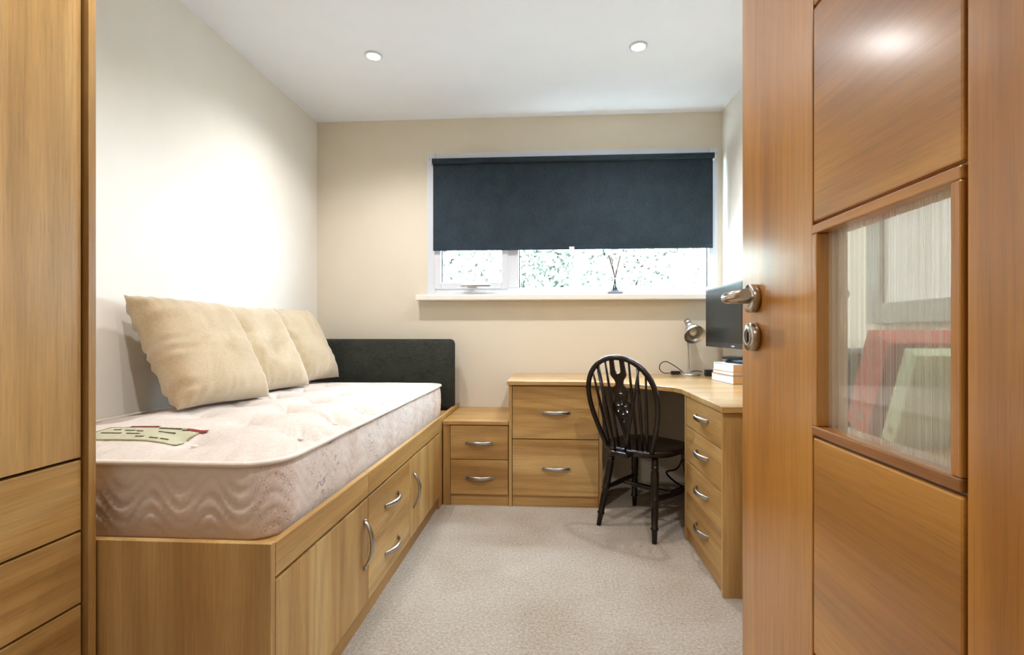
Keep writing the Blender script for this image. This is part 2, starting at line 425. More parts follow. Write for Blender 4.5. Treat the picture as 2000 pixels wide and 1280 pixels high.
# ------------------------------------------------------------------ storage bed
BX = -.655
bed = thing('storage_bed', 'oak cabin bed base with cupboards and drawers under the mattress', 'bed', (-1.17, 2.29, 0))
part('end_panel', B(XL+.004, BX, 1.118, 1.137, 0, .535, bev=.0015), M['oakZ'], bed)
part('deck', B(XL+.004, BX-.021, 1.139, YB-.004, .486, .504), M['oakX'], bed)
part('side_rail', B(BX-.020, BX, 1.139, 1.734, .449, .530, bev=.0015), M['oakY'], bed)
part('side_rail', B(BX-.020, BX, 1.736, YB-.004, .449, .530, bev=.0015), M['oakY'], bed)
part('carcass', B(XL+.01, BX-.022, 1.139, YB-.01, .07, .484), M['dark'], bed)
part('plinth', B(XL+.02, BX-.018, 1.139, YB-.01, 0, .069), M['oakY'], bed)
d1 = part('cupboard_door', B(BX-.020, BX, 1.139, 1.729, .074, .439, bev=.0015), M['oakZ'], bed)
handle(d1, bed, (BX, 1.694, .290), ROT_EV)
d = part('drawer', B(BX-.020, BX, 1.733, 2.244, .277, .439, bev=.0015), M['oakY'], bed); handle(d, bed, (BX, 1.99, .347), ROT_E)
d = part('drawer', B(BX-.020, BX, 1.733, 2.244, .074, .273, bev=.0015), M['oakY'], bed); handle(d, bed, (BX, 1.99, .160), ROT_E)
d2 = part('cupboard_door', B(BX-.020, BX, 2.248, 2.846, .074, .439, bev=.0015), M['oakZ'], bed); handle(d2, bed, (BX, 2.312, .284), ROT_EV)
part('filler', B(BX-.020, BX-.003, 2.849, YB-.01, .0, .447, bev=.001), M['oakZ'], bed)

# headboard
hb = single('headboard', B(XL+.03, -.664, 3.288, 3.388, .5045, .983, bev=.03), M['headboard'],
            'charcoal upholstered headboard standing at the far end of the mattress', 'headboard')
for v in hb.data.polygons: v.use_smooth = True

# ------------------------------------------------------------------ mattress
MX0, MX1, MY0, MY1, MZ0, MZ1 = XL+.012, -.688, 1.192, 3.115, .5055, .700
mcx, mcy = (MX0+MX1)/2, (MY0+MY1)/2
def outline(n, r=.10):
    # rounded rectangle, counter-clockwise, evenly spaced; returns (x, y, nx, ny, s)
    hx, hy = (MX1-MX0)/2, (MY1-MY0)/2
    segs = [('l', (hx, -hy+r), (hx, hy-r), (1, 0)), ('a', (hx-r, hy-r), 0), ('l', (hx-r, hy), (-hx+r, hy), (0, 1)), ('a', (-hx+r, hy-r), PI/2),
            ('l', (-hx, hy-r), (-hx, -hy+r), (-1, 0)), ('a', (-hx+r, -hy+r), PI), ('l', (-hx+r, -hy), (hx-r, -hy), (0, -1)), ('a', (hx-r, -hy+r), 1.5*PI)]
    ln = [math.dist(s_[1], s_[2]) if s_[0] == 'l' else r*PI/2 for s_ in segs]; tot = sum(ln); out = []
    for i in range(n):
        d = i/n*tot; j = 0
        while d > ln[j]: d -= ln[j]; j += 1
        s_ = segs[j]
        if s_[0] == 'l':
            f = d/ln[j]; out.append((s_[1][0]+(s_[2][0]-s_[1][0])*f, s_[1][1]+(s_[2][1]-s_[1][1])*f, *s_[3], i/n*tot))
        else:
            a = s_[2]+d/r; out.append((s_[1][0]+r*math.cos(a), s_[1][1]+r*math.sin(a), math.cos(a), math.sin(a), i/n*tot))
    return out
TUFTS = [q for q in [(-1.555+.255*i, 1.39+.25*j+(.125 if i % 2 else 0)) for i in range(4) for j in range(7 if i % 2 == 0 else 6)] if math.dist(q, (-1.22, 1.42)) > .15]
def top_h(x, y, t):
    h = .040*(1-t**5)
    for tx, ty in TUFTS:
        dx, dy = x-tx, y-ty; q = dx*dx+dy*dy
        if q < .06:
            h -= .016*math.exp(-q/.0012)+.022*math.exp(-q/.009)
            a = math.atan2(dy, dx)
            h -= .011*math.exp(-q/.014)*(max(0, math.cos(a*2+.5+.8*math.sin(tx*40+ty*23)))**14+.6*max(0, math.cos(a*2+2.2))**18)*min(1, q/.0015)
    h += .004*noise.noise(Vector((x*6, y*6, 0)))*(1-t**6)
    # gathers running in from the taped edge
    return h
N = 560; OUT = outline(N)
mat_t = thing('mattress', 'cream tufted single mattress with printed border on the oak bed', 'mattress', (mcx, mcy, MZ0))
bm = bm_new(); rings = []; R = 34
for k in range(R):
    t_ = 1-(k/R)**1.0
    ring = []
    for x, y, nx, ny, s_ in OUT:
        px, py = mcx+x*t_, mcy+y*t_
        g = .0022*math.sin(s_*75+2*math.sin(s_*9))*max(0, (t_-.80)/.2)*(1 if t_ < .995 else 0)
        ring.append(bm.verts.new((px, py, MZ1-.004+top_h(px, py, t_)+g)))
    rings.append(ring)
for k in range(R-1):
    for i in range(N):
        f = bm.faces.new((rings[k][i], rings[k][(i+1) % N], rings[k+1][(i+1) % N], rings[k+1][i])); f.smooth = True
f = bm.faces.new(rings[-1]); f.smooth = True
part('tufted_top', bm, M['tick'], mat_t)
bm = bm_new(); rings = []; H = 30
def quilt(s_, z):
    # nested zigzag stitching lines pressed into the padded border
    v = 0
    tri = abs(((s_/.155) % 1)*2-1)
    wv = .5-.5*math.cos(PI*tri)
    for m_ in range(-3, 6):
        d = (z-MZ0)-(m_*.042+.075*wv)
        v += math.exp(-(d/.0062)**2)
    return v
for k in range(H+1):
    f_ = k/H; z = MZ0+(MZ1-MZ0)*f_; bul = .012*math.sin(PI*f_)**.6-.006
    ring = []
    for x, y, nx, ny, s_ in OUT:
        d = bul-(.0022+.0050*max(0, -ny))*min(1, quilt(s_, z))*math.sin(PI*f_)**.4+.0025*noise.noise(Vector((s_*9, z*14, 2)))
        ring.append(bm.verts.new((mcx+x+nx*(d-.004), mcy+y+ny*(d-.004), z)))
    rings.append(ring)
for k in range(H):
    for i in range(N):
        f = bm.faces.new((rings[k][i], rings[k][(i+1) % N], rings[k+1][(i+1) % N], rings[k+1][i])); f.smooth = True
bm.faces.new(rings[0][::-1])
part('border', bm, M['tickside'], mat_t, label='printed quilted mattress border')
bm = bm_new(); O2 = OUT[::4]; n2 = len(O2); rr = []
for x, y, nx, ny, s_ in O2:
    wob = .003*noise.noise(Vector((x*5, y*5, 3)))
    rr.append([bm.verts.new((mcx+x+nx*.0075*math.cos(a), mcy+y+ny*.0075*math.cos(a), MZ1-.001+wob+.0075*math.sin(a))) for a in [2*PI*q/8 for q in range(8)]])
for i in range(n2):
    for q in range(8):
        f = bm.faces.new((rr[i][q], rr[(i+1) % n2][q], rr[(i+1) % n2][(q+1) % 8], rr[i][(q+1) % 8])); f.smooth = True
part('piping', bm, M['piping'], mat_t)
for tx, ty in TUFTS:
    part('tuft', lathe(bm_new(), [(.008, 0), (.010, .003), (.006, .006), (.001, .007)], 10, Matrix.Translation((tx, ty, MZ1-.004+top_h(tx, ty, .6)-.002))), M['piping'], mat_t)
# printed maker's label sewn on the near end of the top
LA = math.radians(4)
def lab(u0, u1, v0, v1, lift):
    bm = bm_new(); nu, nv = max(2, int((u1-u0)/.012)), max(2, int((v1-v0)/.012)); g = []
    for i in range(nu+1):
        row = []
        for j in range(nv+1):
            u = u0+(u1-u0)*i/nu; v = v0+(v1-v0)*j/nv
            x = -1.215+u*math.cos(LA)-v*math.sin(LA); y = 1.425+u*math.sin(LA)+v*math.cos(LA)
            tt = max(abs(x-mcx)/((MX1-MX0)/2), abs(y-mcy)/((MY1-MY0)/2))
            row.append(bm.verts.new((x, y, MZ1-.004+top_h(x, y, tt)+lift)))
        g.append(row)
    for i in range(nu):
        for j in range(nv):
            f = bm.faces.new((g[i][j], g[i+1][j], g[i+1][j+1], g[i][j+1])); f.smooth = True
    bmesh.ops.solidify(bm, geom=bm.faces[:], thickness=.0008)
    return bm
lb = part('label', lab(-.16, .13, -.075, .055, .0035), M['labelc'], mat_t, label='yellow sewn label with red ends and dark print')
part('red_band', lab(-.10, -.01, .052, .066, .0042), M['redink'], lb); part('red_band', lab(.085, .15, .035, .052, .0046), M['redink'], lb)
random.seed(3)
for (u, v, l_) in [(-.12, .015, .022), (-.082, .010, .03), (-.045, .006, .02), (-.13, -.02, .06), (-.055, -.02, .04), (.0, .04, .07), (.075, .034, .02), (-.01, -.045, .025), (.035, -.05, .025), (.067, -.05, .024), (.02, .01, .05)]:
    part('print', lab(u, u+l_, v, v+.007, .0046), M['ink'], lb)

# ------------------------------------------------------------------ cushions
def cushion(label, loc, rot, size=(.52, .48), T=.085, seed=0):
    n = 44; bm = bm_new(); g = {}
    a, b = size[0]/2, size[1]/2
    for side in (1, -1):
        for i in range(n+1):
            for j in range(n+1):
                u, v = i/n*2-1, j/n*2-1
                edge = i in (0, n) or j in (0, n)
                if edge and side == -1: continue
                x = a*u*(1-.055*(1-v*v)*abs(u)**3); y = b*v*(1-.055*(1-u*u)*abs(v)**3)
                h = T*((1-abs(u)**3.4)*(1-abs(v)**3.4))**.50
                eu, ev = 1-abs(u), 1-abs(v)
                wr = math.exp(-eu/.20)*math.sin(v*24+seed+5*noise.noise(Vector((v*3, seed, u*.8))))+math.exp(-ev/.13)*.6*math.sin(u*22+seed*2+5*noise.noise(Vector((u*3, seed, 4+v*.8))))
                h += (.012-.004*u if u < 0 else .012-.009*u)*wr*min(1, min(eu, ev)*7)
                h += .010*noise.noise(Vector((u*2.1, v*2.1, seed*3.3+side)))*min(1, min(eu, ev)*4)
                z = side*h
                if edge: z = .003*math.sin((u+v)*9+seed)
                g[side, i, j] = bm.verts.new((x, y, z))
    G = lambda s, i, j: g.get((s, i, j)) or g[1, i, j]
    for s in (1, -1):
        for i in range(n):
            for j in range(n):
                q = [G(s, i, j), G(s, i+1, j), G(s, i+1, j+1), G(s, i, j+1)]
                f = bm.faces.new(q if s == 1 else q[::-1]); f.smooth = True
    o = link('cushion', mesh('cushion', bm, M['suede']), None, loc, rot, label=label, category='cushion', group='beige suede cushions on the bed')
    return o
def lean(yaw, tilt, roll=0):
    # cushion local: x along the wall, y up, z out into the room
    m = Matrix.Rotation(yaw, 4, 'Z') @ Matrix.Rotation(-tilt, 4, 'Y') @ Matrix(((0, 0, 1, 0), (1, 0, 0, 0), (0, 1, 0, 0), (0, 0, 0, 1))) @ Matrix.Rotation(roll, 4, 'Z')
    return m.to_euler()
cushion('large beige suede cushion nearest the wardrobe, its creased side edge showing', (-1.470, 2.008, .950), lean(-.13, math.radians(31), -.03), (.485, .50), .100, 1.3)
cushion('middle beige suede cushion between the other two', (-1.505, 2.478, .946), lean(-.13, math.radians(29), .0), (.475, .49), .085, 4.1)
cushion('beige suede cushion nearest the charcoal headboard', (-1.522, 2.928, .952), lean(-.13, math.radians(27), .02), (.455, .49), .085, 7.7)

# ------------------------------------------------------------------ wardrobe
WF = -1.08
wd = thing('wardrobe', 'tall oak fitted wardrobe with drawers beneath its door at the left edge', 'wardrobe', (-1.38, .68, 0))
part('side_panel', B(XL+.004, WF, 1.093, 1.112, 0, 2.50, bev=.001), M['oakZ'], wd)
part('side_panel', B(XL+.004, WF, .262, .281, 0, 2.50, bev=.001), M['oakZ'], wd)
part('carcass', B(XL+.004, WF-.034, .283, 1.091, .07, 2.48), M['dark'], wd)
part('top_panel', B(XL+.004, WF, .283, 1.091, 2.482, 2.50), M['oakY'], wd)
part('plinth', B(XL+.02, WF-.03, .283, 1.091, 0, .068), M['oakY'], wd)
for y0, y1 in ((.286, .683), (.687, 1.086)):
    d = part('wardrobe_door', B(WF-.032, WF-.012, y0, y1, .740, 2.478, bev=.001), M['oakZ'], wd)
    handle(d, wd, (WF-.012, .683+(.04 if y0 > .5 else -.04), 1.15), ROT_EV)
for z0, z1 in ((.572, .733), (.403, .566), (.237, .397), (.074, .231)):
    d = part('drawer', B(WF-.032, WF-.012, .286, 1.086, z0, z1, bev=.001), M['oakY'], wd); handle(d, wd, (WF-.012, .60, (z0+z1)/2), ROT_E)

# ------------------------------------------------------------------ bedside cabinet
CF = 2.92; SX = -.652
bc = thing('bedside_cabinet', 'low two-drawer oak cabinet between the bed and the taller desk drawers', 'cabinet', (-.45, 3.19, 0))
part('carcass', B(SX+.004, -.260, CF+.022, YB-.004, .066, .479), M['dark'], bc)
part('filler', B(SX+.001, -.608, CF+.006, CF+.022, 0, .479, bev=.001), M['oakZ'], bc)
part('plinth', B(-.606, -.260, CF+.014, CF+.04, 0, .066), M['oakX'], bc)
part('top_panel', B(SX+.001, -.259, CF-.006, YB-.003, .481, .503, bev=.0015), M['oakX'], bc)
for z0, z1, hz in ((.276, .476, .374), (.069, .272, .168)):
    d = part('drawer', B(-.605, -.262, CF, CF+.020, z0, z1, bev=.0015), M['oakX'], bc); handle(d, bc, (-.433, CF, hz), ROT_S)

# ------------------------------------------------------------------ desk drawer cabinet
DT = .742
dc = thing('filing_cabinet', 'wide two-drawer oak cabinet holding up the left end of the desk', 'cabinet', (.01, 3.19, 0))
part('side_panel', B(-.257, -.239, CF-.002, YB-.004, 0, DT-.026, bev=.001), M['oakZ'], dc)
part('side_panel', B(.272, .290, CF-.002, YB-.004, 0, DT-.026, bev=.001), M['oakZ'], dc)
part('carcass', B(-.237, .270, CF+.022, YB-.006, .066, DT-.027), M['dark'], dc)
part('plinth', B(-.237, .270, CF+.014, CF+.04, 0, .066), M['oakX'], dc)
for z0, z1, hz in ((.402, .713, .558), (.068, .397, .228)):
    d = part('drawer', B(-.236, .269, CF, CF+.020, z0, z1, bev=.0015), M['oakX'], dc); handle(d, dc, (.022, CF, hz), ROT_S)

# ------------------------------------------------------------------ right-hand drawer chest
UX = .660; U0, U1 = 1.966, 2.520
un = thing('drawer_chest', 'narrow four-drawer oak chest under the right arm of the desk', 'drawers', (.9, 2.24, 0))
part('side_panel', B(UX-.003, XR-.004, U0, U0+.018, 0, DT-.026, bev=.001), M['oakZ'], un)
part('side_panel', B(UX-.003, XR-.004, U1-.018, U1, 0, DT-.026, bev=.001), M['oakZ'], un)
part('carcass', B(UX+.022, XR-.006, U0+.02, U1-.02, .066, DT-.027), M['dark'], un)
part('plinth', B(UX+.014, UX+.04, U0+.02, U1-.02, 0, .066), M['oakY'], un)
for z0, z1, hz in ((.571, .713, .650), (.403, .567, .488), (.243, .399, .322), (.069, .239, .156)):
    d = part('drawer', B(UX, UX+.020, U0+.020, U1-.020, z0, z1, bev=.0015), M['oakY'], un); handle(d, un, (UX, 2.235, hz), ROT_W)

# corner worktop
poly = [(-.268, CF-.012), (.19, CF-.012), (.28, 2.888), (.36, 2.845), (.575, 2.685), (.630, 2.625), (.650, 2.55), (.652, 1.955), (XR-.003, 1.955), (XR-.003, YB-.003), (-.268, YB-.003)]
single('desk_worktop', prism(bm_new(), poly, DT-.024, DT, .002), M['worktop'], 'continuous oak corner worktop over both drawer cabinets', 'worktop')
# cables in the knee hole
def cable(name, pts, r, label, cat='cable', sub=6):
    P = [Vector(p) for p in pts]; out = []
    for i in range(len(P)-1):
        p0, p1, p2, p3 = P[max(i-1, 0)], P[i], P[i+1], P[min(i+2, len(P)-1)]
        for k in range(sub):
            t_ = k/sub; out.append(.5*((2*p1)+(-p0+p2)*t_+(2*p0-5*p1+4*p2-p3)*t_**2+(-p0+3*p1-3*p2+p3)*t_**3))
    out.append(P[-1]); return out
bm = bm_new(); random.seed(9)
pts = [(.95, 3.40, .60), (.90, 3.36, .35), (.82, 3.28, .16), (.72, 3.2, .14), (.78, 3.05, .10), (.90, 3.02, .08), (.84, 3.18, .06), (.70, 3.14, .02), (.62, 3.10, .008)]
tube(bm, cable('', pts, .005, ''), .006, 8)
single('power_cable', bm, M['rubber'], 'tangled black power cable hanging in the dark knee hole', 'cable')
bm = bm_new(); tube(bm, cable('', [(1.02, 3.42, .55), (.96, 3.30, .30), (.90, 3.15, .15), (.80, 2.98, .09), (.70, 2.92, .04), (.66, 2.98, .008), (.80, 3.1, .012)], .004, ''), .004, 8)
single('power_cable', bm, M['slate'], 'thin grey cable looping beneath the desk behind the chair', 'cable')
es = thing('extension_block', 'black multi-socket block on the carpet under the desk', 'socket block', (.93, 2.76, 0), -.1)
part('body', B(-.17, .17, -.03, .03, .0, .04, bev=.005), M['black'], es, True)
for i in range(4): part('socket', B(-.14+.075*i, -.09+.075*i, -.022, .022, .0395, .042, bev=.0008), M['buttons'], es, True)

# ------------------------------------------------------------------ wheelback chair (local: +y is forward)
ch = thing('wheelback_chair', 'dark wooden wheelback Windsor chair pushed into the desk corner', 'chair', (.497, 2.705, 0), -math.atan2(.66, .75))
SH = .435
bm = bm_new(); sp = []
for i in range(48):
    a = 2*PI*i/48; c, s_ = math.cos(a), math.sin(a)
    wv = .205+.018*s_ if s_ > 0 else .205+.03*s_
    ex = math.copysign(abs(c)**.72, c)*wv; ey = math.copysign(abs(s_)**.72, s_)*.205
    sp.append((ex, ey))
rings = []
for f_, z in ((.90, SH-.036), (.985, SH-.024), (1.0, SH-.012), (.985, SH-.002), (.93, SH+.001), (.75, SH-.006), (.4, SH-.012), (.05, SH-.010)):
    rings.append([bm.verts.new((x*f_, y*f_, z)) for x, y in sp])
for k in range(len(rings)-1):
    for i in range(48):
        f = bm.faces.new((rings[k][i], rings[k][(i+1) % 48], rings[k+1][(i+1) % 48], rings[k+1][i])); f.smooth = True
bm.faces.new(rings[0][::-1]); bm.faces.new(rings[-1])
box(bm, -.05, .05, -.255, -.18, SH-.032, SH-.006, .006)     # bobtail
part('seat', bm, M['chair'], ch, True)
LP = [(0, .016), (.10, .017), (.13, .0195), (.15, .0165), (.155, .021), (.165, .021), (.17, .0165), (.22, .021), (.45, .021), (.50, .0175), (.515, .0215), (.535, .0215), (.55, .0175), (.62, .0195), (.82, .0165), (.835, .0205), (.85, .0205), (.862, .0155), (1.0, .0125)]
feet = {}
for sx in (-1, 1):
    for fy, top, bot in ((-1, (.125, -.115), (.166, -.192)), (1, (.145, .135), (.198, .208))):
        a = Vector((sx*top[0], top[1], SH-.02)); b = Vector((sx*bot[0], bot[1], 0)); feet[sx, fy] = (a, b)
        part('leg', tube(bm_new(), [a.lerp(b, t_) for t_, r in LP], [r*.95 for t_, r in LP], 12), M['chair'], ch, True)
def st(a, b, n=9):
    return tube(bm_new(), [a.lerp(b, i/(n-1)) for i in range(n)], [.008+.0065*math.sin(PI*i/(n-1)) for i in range(n)], 10)
mids = {}
for sx in (-1, 1):
    a = feet[sx, -1][0].lerp(feet[sx, -1][1], .53); b = feet[sx, 1][0].lerp(feet[sx, 1][1], .53); mids[sx] = a.lerp(b, .5)
    part('stretcher', st(a, b), M['chair'], ch, True)
part('stretcher', st(mids[-1], mids[1]), M['chair'], ch, True)
# back plane: leans backwards from the rear of the seat
LEAN = math.radians(13); BO = Vector((0, -.165, SH-.004))
def back(u, h, off=0): return BO+Vector((u, -math.sin(LEAN)*h-off*math.cos(LEAN), math.cos(LEAN)*h-off*math.sin(LEAN)))
HB = .485
hoop = []
for i in range(13):                                    # left upright
    f_ = i/12; hoop.append((-(.135+.068*math.sin(f_*PI/2)**1.1), f_*(HB-.205)))
for i in range(1, 20):
    a = PI-PI*i/20; hoop.append((.203*math.copysign(abs(math.cos(a))**.95, math.cos(a)), HB-.205+.205*math.sin(a)))
for i in range(12, -1, -1):
    f_ = i/12; hoop.append(((.135+.068*math.sin(f_*PI/2)**1.1), f_*(HB-.205)))
part('bow', tube(bm_new(), [back(u, h) for u, h in hoop], .0135, 12), M['chair'], ch, True)
def hoop_h(u):
    best = 0
    for (u0, h0), (u1, h1) in zip(hoop, hoop[1:]):
        if h0 > .18 or h1 > .18:
            if min(u0, u1) <= u <= max(u0, u1) and abs(u1-u0) > 1e-6: best = max(best, h0+(h1-h0)*(u-u0)/(u1-u0))
    return best
for sx in (-1, 1):
    for ub, ut in ((.055, .070), (.085, .115), (.112, .157)):
        h = hoop_h(ut)
        part('spindle', tube(bm_new(), [back(sx*(ub+(ut-ub)*q), h*q) for q in (0, .25, .5, .75, 1)], [.0055, .0075, .0078, .0065, .005], 8), M['chair'], ch, True)
    h = hoop_h(.125); tail = Vector((sx*.028, -.238, SH-.012)); tp = back(sx*.125, h)
    part('brace_stick', tube(bm_new(), [tail.lerp(tp, q) for q in (0, .3, .6, 1)], [.006, .008, .0075, .0055], 8), M['chair'], ch, True)
# pierced wheel splat cut from a board
cu = bpy.data.curves.new('splat_outline', 'CURVE'); cu.dimensions = '2D'; cu.fill_mode = 'BOTH'; cu.extrude = .0045
def spl(pts):
    s_ = cu.splines.new('POLY'); s_.points.add(len(pts)-1); s_.use_cyclic_u = True
    for p, q in zip(s_.points, pts): p.co = (q[0], q[1], 0, 1)
right = [(.014, 0), (.016, .05), (.020, .09), (.028, .13), (.036, .16), (.046, .182), (.0505, .205), (.0515, .230), (.048, .252), (.038, .272), (.036, .284), (.040, .296), (.046, .302), (.046, .318), (.038, .328), (.024, .340), (.021, .352), (.026, .368), (.040, .384), (.046, .396), (.044, .43), (.040, .485)]
spl(right+[(-x, y) for x, y in right[::-1]])
spl([(-.018, .482), (-.018, .425)]+[(-.018*math.cos(a), .418-.016*math.sin(a)) for a in (.4, .8, 1.2, 1.57, 1.94, 2.34, 2.74)]+[(.018, .425), (.018, .482)])
spl([(0, .322), (-.014, .297), (.014, .297)])
for k in range(6):
    a = PI/6+k*PI/3; c, s_ = math.cos(a), math.sin(a)
    loc = [(.014, -.004), (.037, -.010), (.040, 0), (.037, .010), (.014, .004)]
    spl([(x*c-y*s_, .226+x*s_+y*c) for x, y in loc])
spl([(0, .142), (-.010, .164), (.010, .164)][::-1]); spl([(0, .04), (-.006, .056), (0, .075), (.006, .056)])
tmp = bpy.data.objects.new('splat_tmp', cu); COL.objects.link(tmp)
dg = bpy.context.evaluated_depsgraph_get(); me = bpy.data.meshes.new_from_object(tmp.evaluated_get(dg)); bpy.data.objects.remove(tmp); bpy.data.curves.remove(cu)
for v in me.vertices:
    v.co = back(v.co.x, v.co.y, v.co.z)
me.materials.clear(); me.materials.append(M['chair']); me.name = 'wheel_splat'
link('wheel_splat', me, ch)

# ------------------------------------------------------------------ desk lamp
lx, ly = .915, 3.375
dl = thing('desk_lamp', 'small silver reading lamp on the desk with its head tilted down', 'lamp', (lx, ly, DT))
part('base', lathe(bm_new(), [(.066, 0), (.068, .006), (.062, .014), (.03, .018), (.010, .022)], 32), M['silver'], dl, True)
part('stem', tube(bm_new(), [(-.006, 0, .015), (-.008, 0, .10), (-.011, .002, .17), (-.015, .006, .23), (-.012, .022, .30), (-.006, .018, .325)], .0055, 10), M['silver'], dl, True)
ax = Vector((.11, -.77, -.61)).normalized(); q = ax.to_track_quat('Z', 'Y').to_matrix().to_4x4()
hd = Matrix.Translation((-.002, .008, .334)) @ q
sh = part('shade', lathe(bm_new(), [(.020, .02), (.030, .03), (.046, .048), (.062, .078), (.070, .108), (.0675, .108), (.059, .078), (.043, .051), (.027, .033), (.018, .024)], 32, hd, cap=False), M['silver'], dl, True)
part('socket', lathe(bm_new(), [(.012, -.052), (.021, -.05), (.022, -.02), (.019, -.016), (.022, -.012), (.022, .01), (.019, .014), (.021, .026), (.010, .030)], 24, hd), M['silver'], dl, True)
part('bulb', lathe(bm_new(), [(.012, .03), (.014, .045), (.025, .066), (.026, .078), (.018, .092), (.003, .098)], 20, hd), M['bulb'], dl, True)
cb = part('cord', tube(bm_new(), cable('', [(-.03, .03, .008), (-.05, .05, .03), (-.10, .045, .065), (-.145, .05, .088), (-.18, .05, .075), (-.19, .05, .04), (-.165, .04, .012), (-.13, .03, .012), (-.09, .03, .012), (-.04, .04, .012), (.0, .06, .012), (.05, .05, .026), (.085, .03, .022)], .003, ''), .003, 8), M['rubber'], dl, True)
part('inline_switch', B(-.118, -.055, .018, .042, .002, .026, bev=.004), M['black'], cb, True)
ad = thing('power_adapter', 'black plug adapter between the lamp base and the books', 'adapter', (1.035, 3.32, DT), -.15)
part('body', B(-.040, .036, -.028, .028, 0, .042, bev=.005), M['black'], ad, True)
part('lid', B(-.037, .033, -.025, .025, .0425, .046, bev=.001), M['slate'], ad, True)

# ------------------------------------------------------------------ books and remotes
def book(label, z, h, w_, l_, cover, dx, dy, rz):
    t = thing('book', label, 'book', (1.06+dx, 2.945+dy, DT+z), rz, 'books stacked on the desk')
    part('pages', B(-w_/2+.002, w_/2-.003, -l_/2+.003, l_/2-.003, .003, h-.003), M['paper'], t, True)
    bm = bm_new(); box(bm, -w_/2, w_/2, -l_/2, l_/2, 0, .0026); box(bm, -w_/2, w_/2, -l_/2, l_/2, h-.0026, h)
    cv = part('cover', bm, cover, t, True)
    part('spine', B(-w_/2+.001, w_/2-.001, -l_/2-.0015, -l_/2+.002, 0.0028, h-.0028), M['tan'], cv, True)
    return t
book('thick paperback at the bottom of the stack beside the door', 0, .045, .170, .285, M['slate'], .0, .0, .10)
book('thin paperback in the middle of the stack', .0455, .020, .165, .270, M['tan'], .003, .005, .10)
book('white paperback on top of the stack, under the remote controls', .066, .042, .160, .262, M['blue'], .004, .008, .10)
BT = DT+.1085
def remote(label, x, y, z, rz, tilt=0):
    t = thing('remote_control', label, 'remote control', (x, y, z), rz, 'remote controls on the books')
    bm = box(bm_new(), -.024, .024, -.085, .085, 0, .018, .006)
    part('body', bm, M['black'], t, True)
    for i in range(6):
        for j in range(3): part('button', B(-.017+.013*j, -.009+.013*j, -.07+.022*i, -.058+.022*i, .0178, .021, bev=.001), M['buttons'], t, True)
remote('flat black remote control lying on the top book', 1.065, 2.93, BT, .35)
remote('black remote control with pale buttons lying across the other remote', 1.068, 2.935, BT+.0215, .8)

# ------------------------------------------------------------------ monitor
mn = thing('monitor', 'black flat monitor on the right wall above the books', 'monitor', (1.05, 3.0, .938))
Y0, Y1, Z0, Z1 = 2.68, 3.318, .938, 1.305
bm = bm_new(); box(bm, 1.0, 1.035, Y0, Y1, Z0, Z1, .003); part('housing', bm, M['black'], mn)
part('screen', B(.9985, .9999, Y0+.012, Y1-.012, Z0+.03, Z1-.012), M['screen'], mn)
part('badge', B(.9975, .9998, 2.80, 2.845, Z0+.009, Z0+.017), M['buttons'], mn)
bm = bm_new(); box(bm, 1.036, 1.05, 2.90, 3.10, 1.03, 1.22, .003); box(bm, 1.05, XR-.012, 2.97, 3.03, 1.09, 1.15, .003); box(bm, XR-.012, XR-.001, 2.92, 3.08, 1.04, 1.2, .002)
part('wall_bracket', bm, M['black'], mn)

# ------------------------------------------------------------------ reed diffuser
rd = thing('reed_diffuser', 'glass reed diffuser with thin dark sticks on the window sill', 'diffuser', (.425, YB-.045, WZ0))
part('tray', B(-.050, .050, -.026, .026, 0, .018, bev=.002), M['slate'], rd, True)
part('bottle', lathe(bm_new(), [(.026, .0185), (.0265, .024), (.018, .055), (.010, .082), (.007, .095), (.008, .108)], 20), M['bottle'], rd, True)
part('neck_ring', lathe(bm_new(), [(.0085, .100), (.0095, .102), (.0095, .109), (.0085, .111)], 16, cap=False), M['silver'], rd, True)
for dx, dy, h in ((-.042, .0, .262), (-.034, .01, .268), (-.024, -.008, .258), (-.036, -.01, .25), (.040, .0, .268), (.034, .008, .262)):
    part('reed', tube(bm_new(), [(-dx*.25, -dy*.25, .03), (0, 0, .11), (dx, dy, h)], .003, 6), M['reed'], rd, True)

# ------------------------------------------------------------------ roller blind
rb = thing('roller_blind', 'dark blue roller blind pulled halfway down the window', 'blind', (.125, YB-.03, 1.604))
bx0, bx1, by = -.836, 1.084, YB-.030
part('fabric', B(bx0, bx1, by-.0012, by+.0004, 1.612, 2.215), M['blind'], rb)
part('hem_bar', B(bx0, bx1, by-.0042, by+.0034, 1.600, 1.624, bev=.002), M['blind'], rb)
RM = Matrix.Translation((bx0, by-.0185, 2.222)) @ Matrix.Rotation(PI/2, 4, 'Y')
part('tube', lathe(bm_new(), [(.019, 0), (.019, bx1-bx0)], 24, RM), M['blind'], rb)
part('pull_tab', B(.115, .150, by-.0075, by-.0045, 1.598, 1.619, bev=.001), M['white'], rb)
for x in (bx0-.012, bx1+.002):
    part('bracket', B(x, x+.010, by-.040, YB-.005, 2.198, 2.250, bev=.003), M['white'], rb)
bm = bm_new(); cyc = [(bx0-.016, by-.018+.022*math.cos(a)*.8, 2.222+.026*math.sin(a)) for a in [PI*i/8 for i in range(9)]]
tube(bm, [(bx0-.016, by+.0, 2.06), *cyc[::-1], (bx0-.016, by-.034, 2.06)][1:-1], .002, 6)
part('chain', bm, M['slate'], rb)
bm = bm_new(); tube(bm, [(bx1+.016, by-.034+.004*i, 2.222+.024*math.sin(i/8*PI)) for i in range(9)], .002, 6)
part('chain', bm, M['slate'], rb)

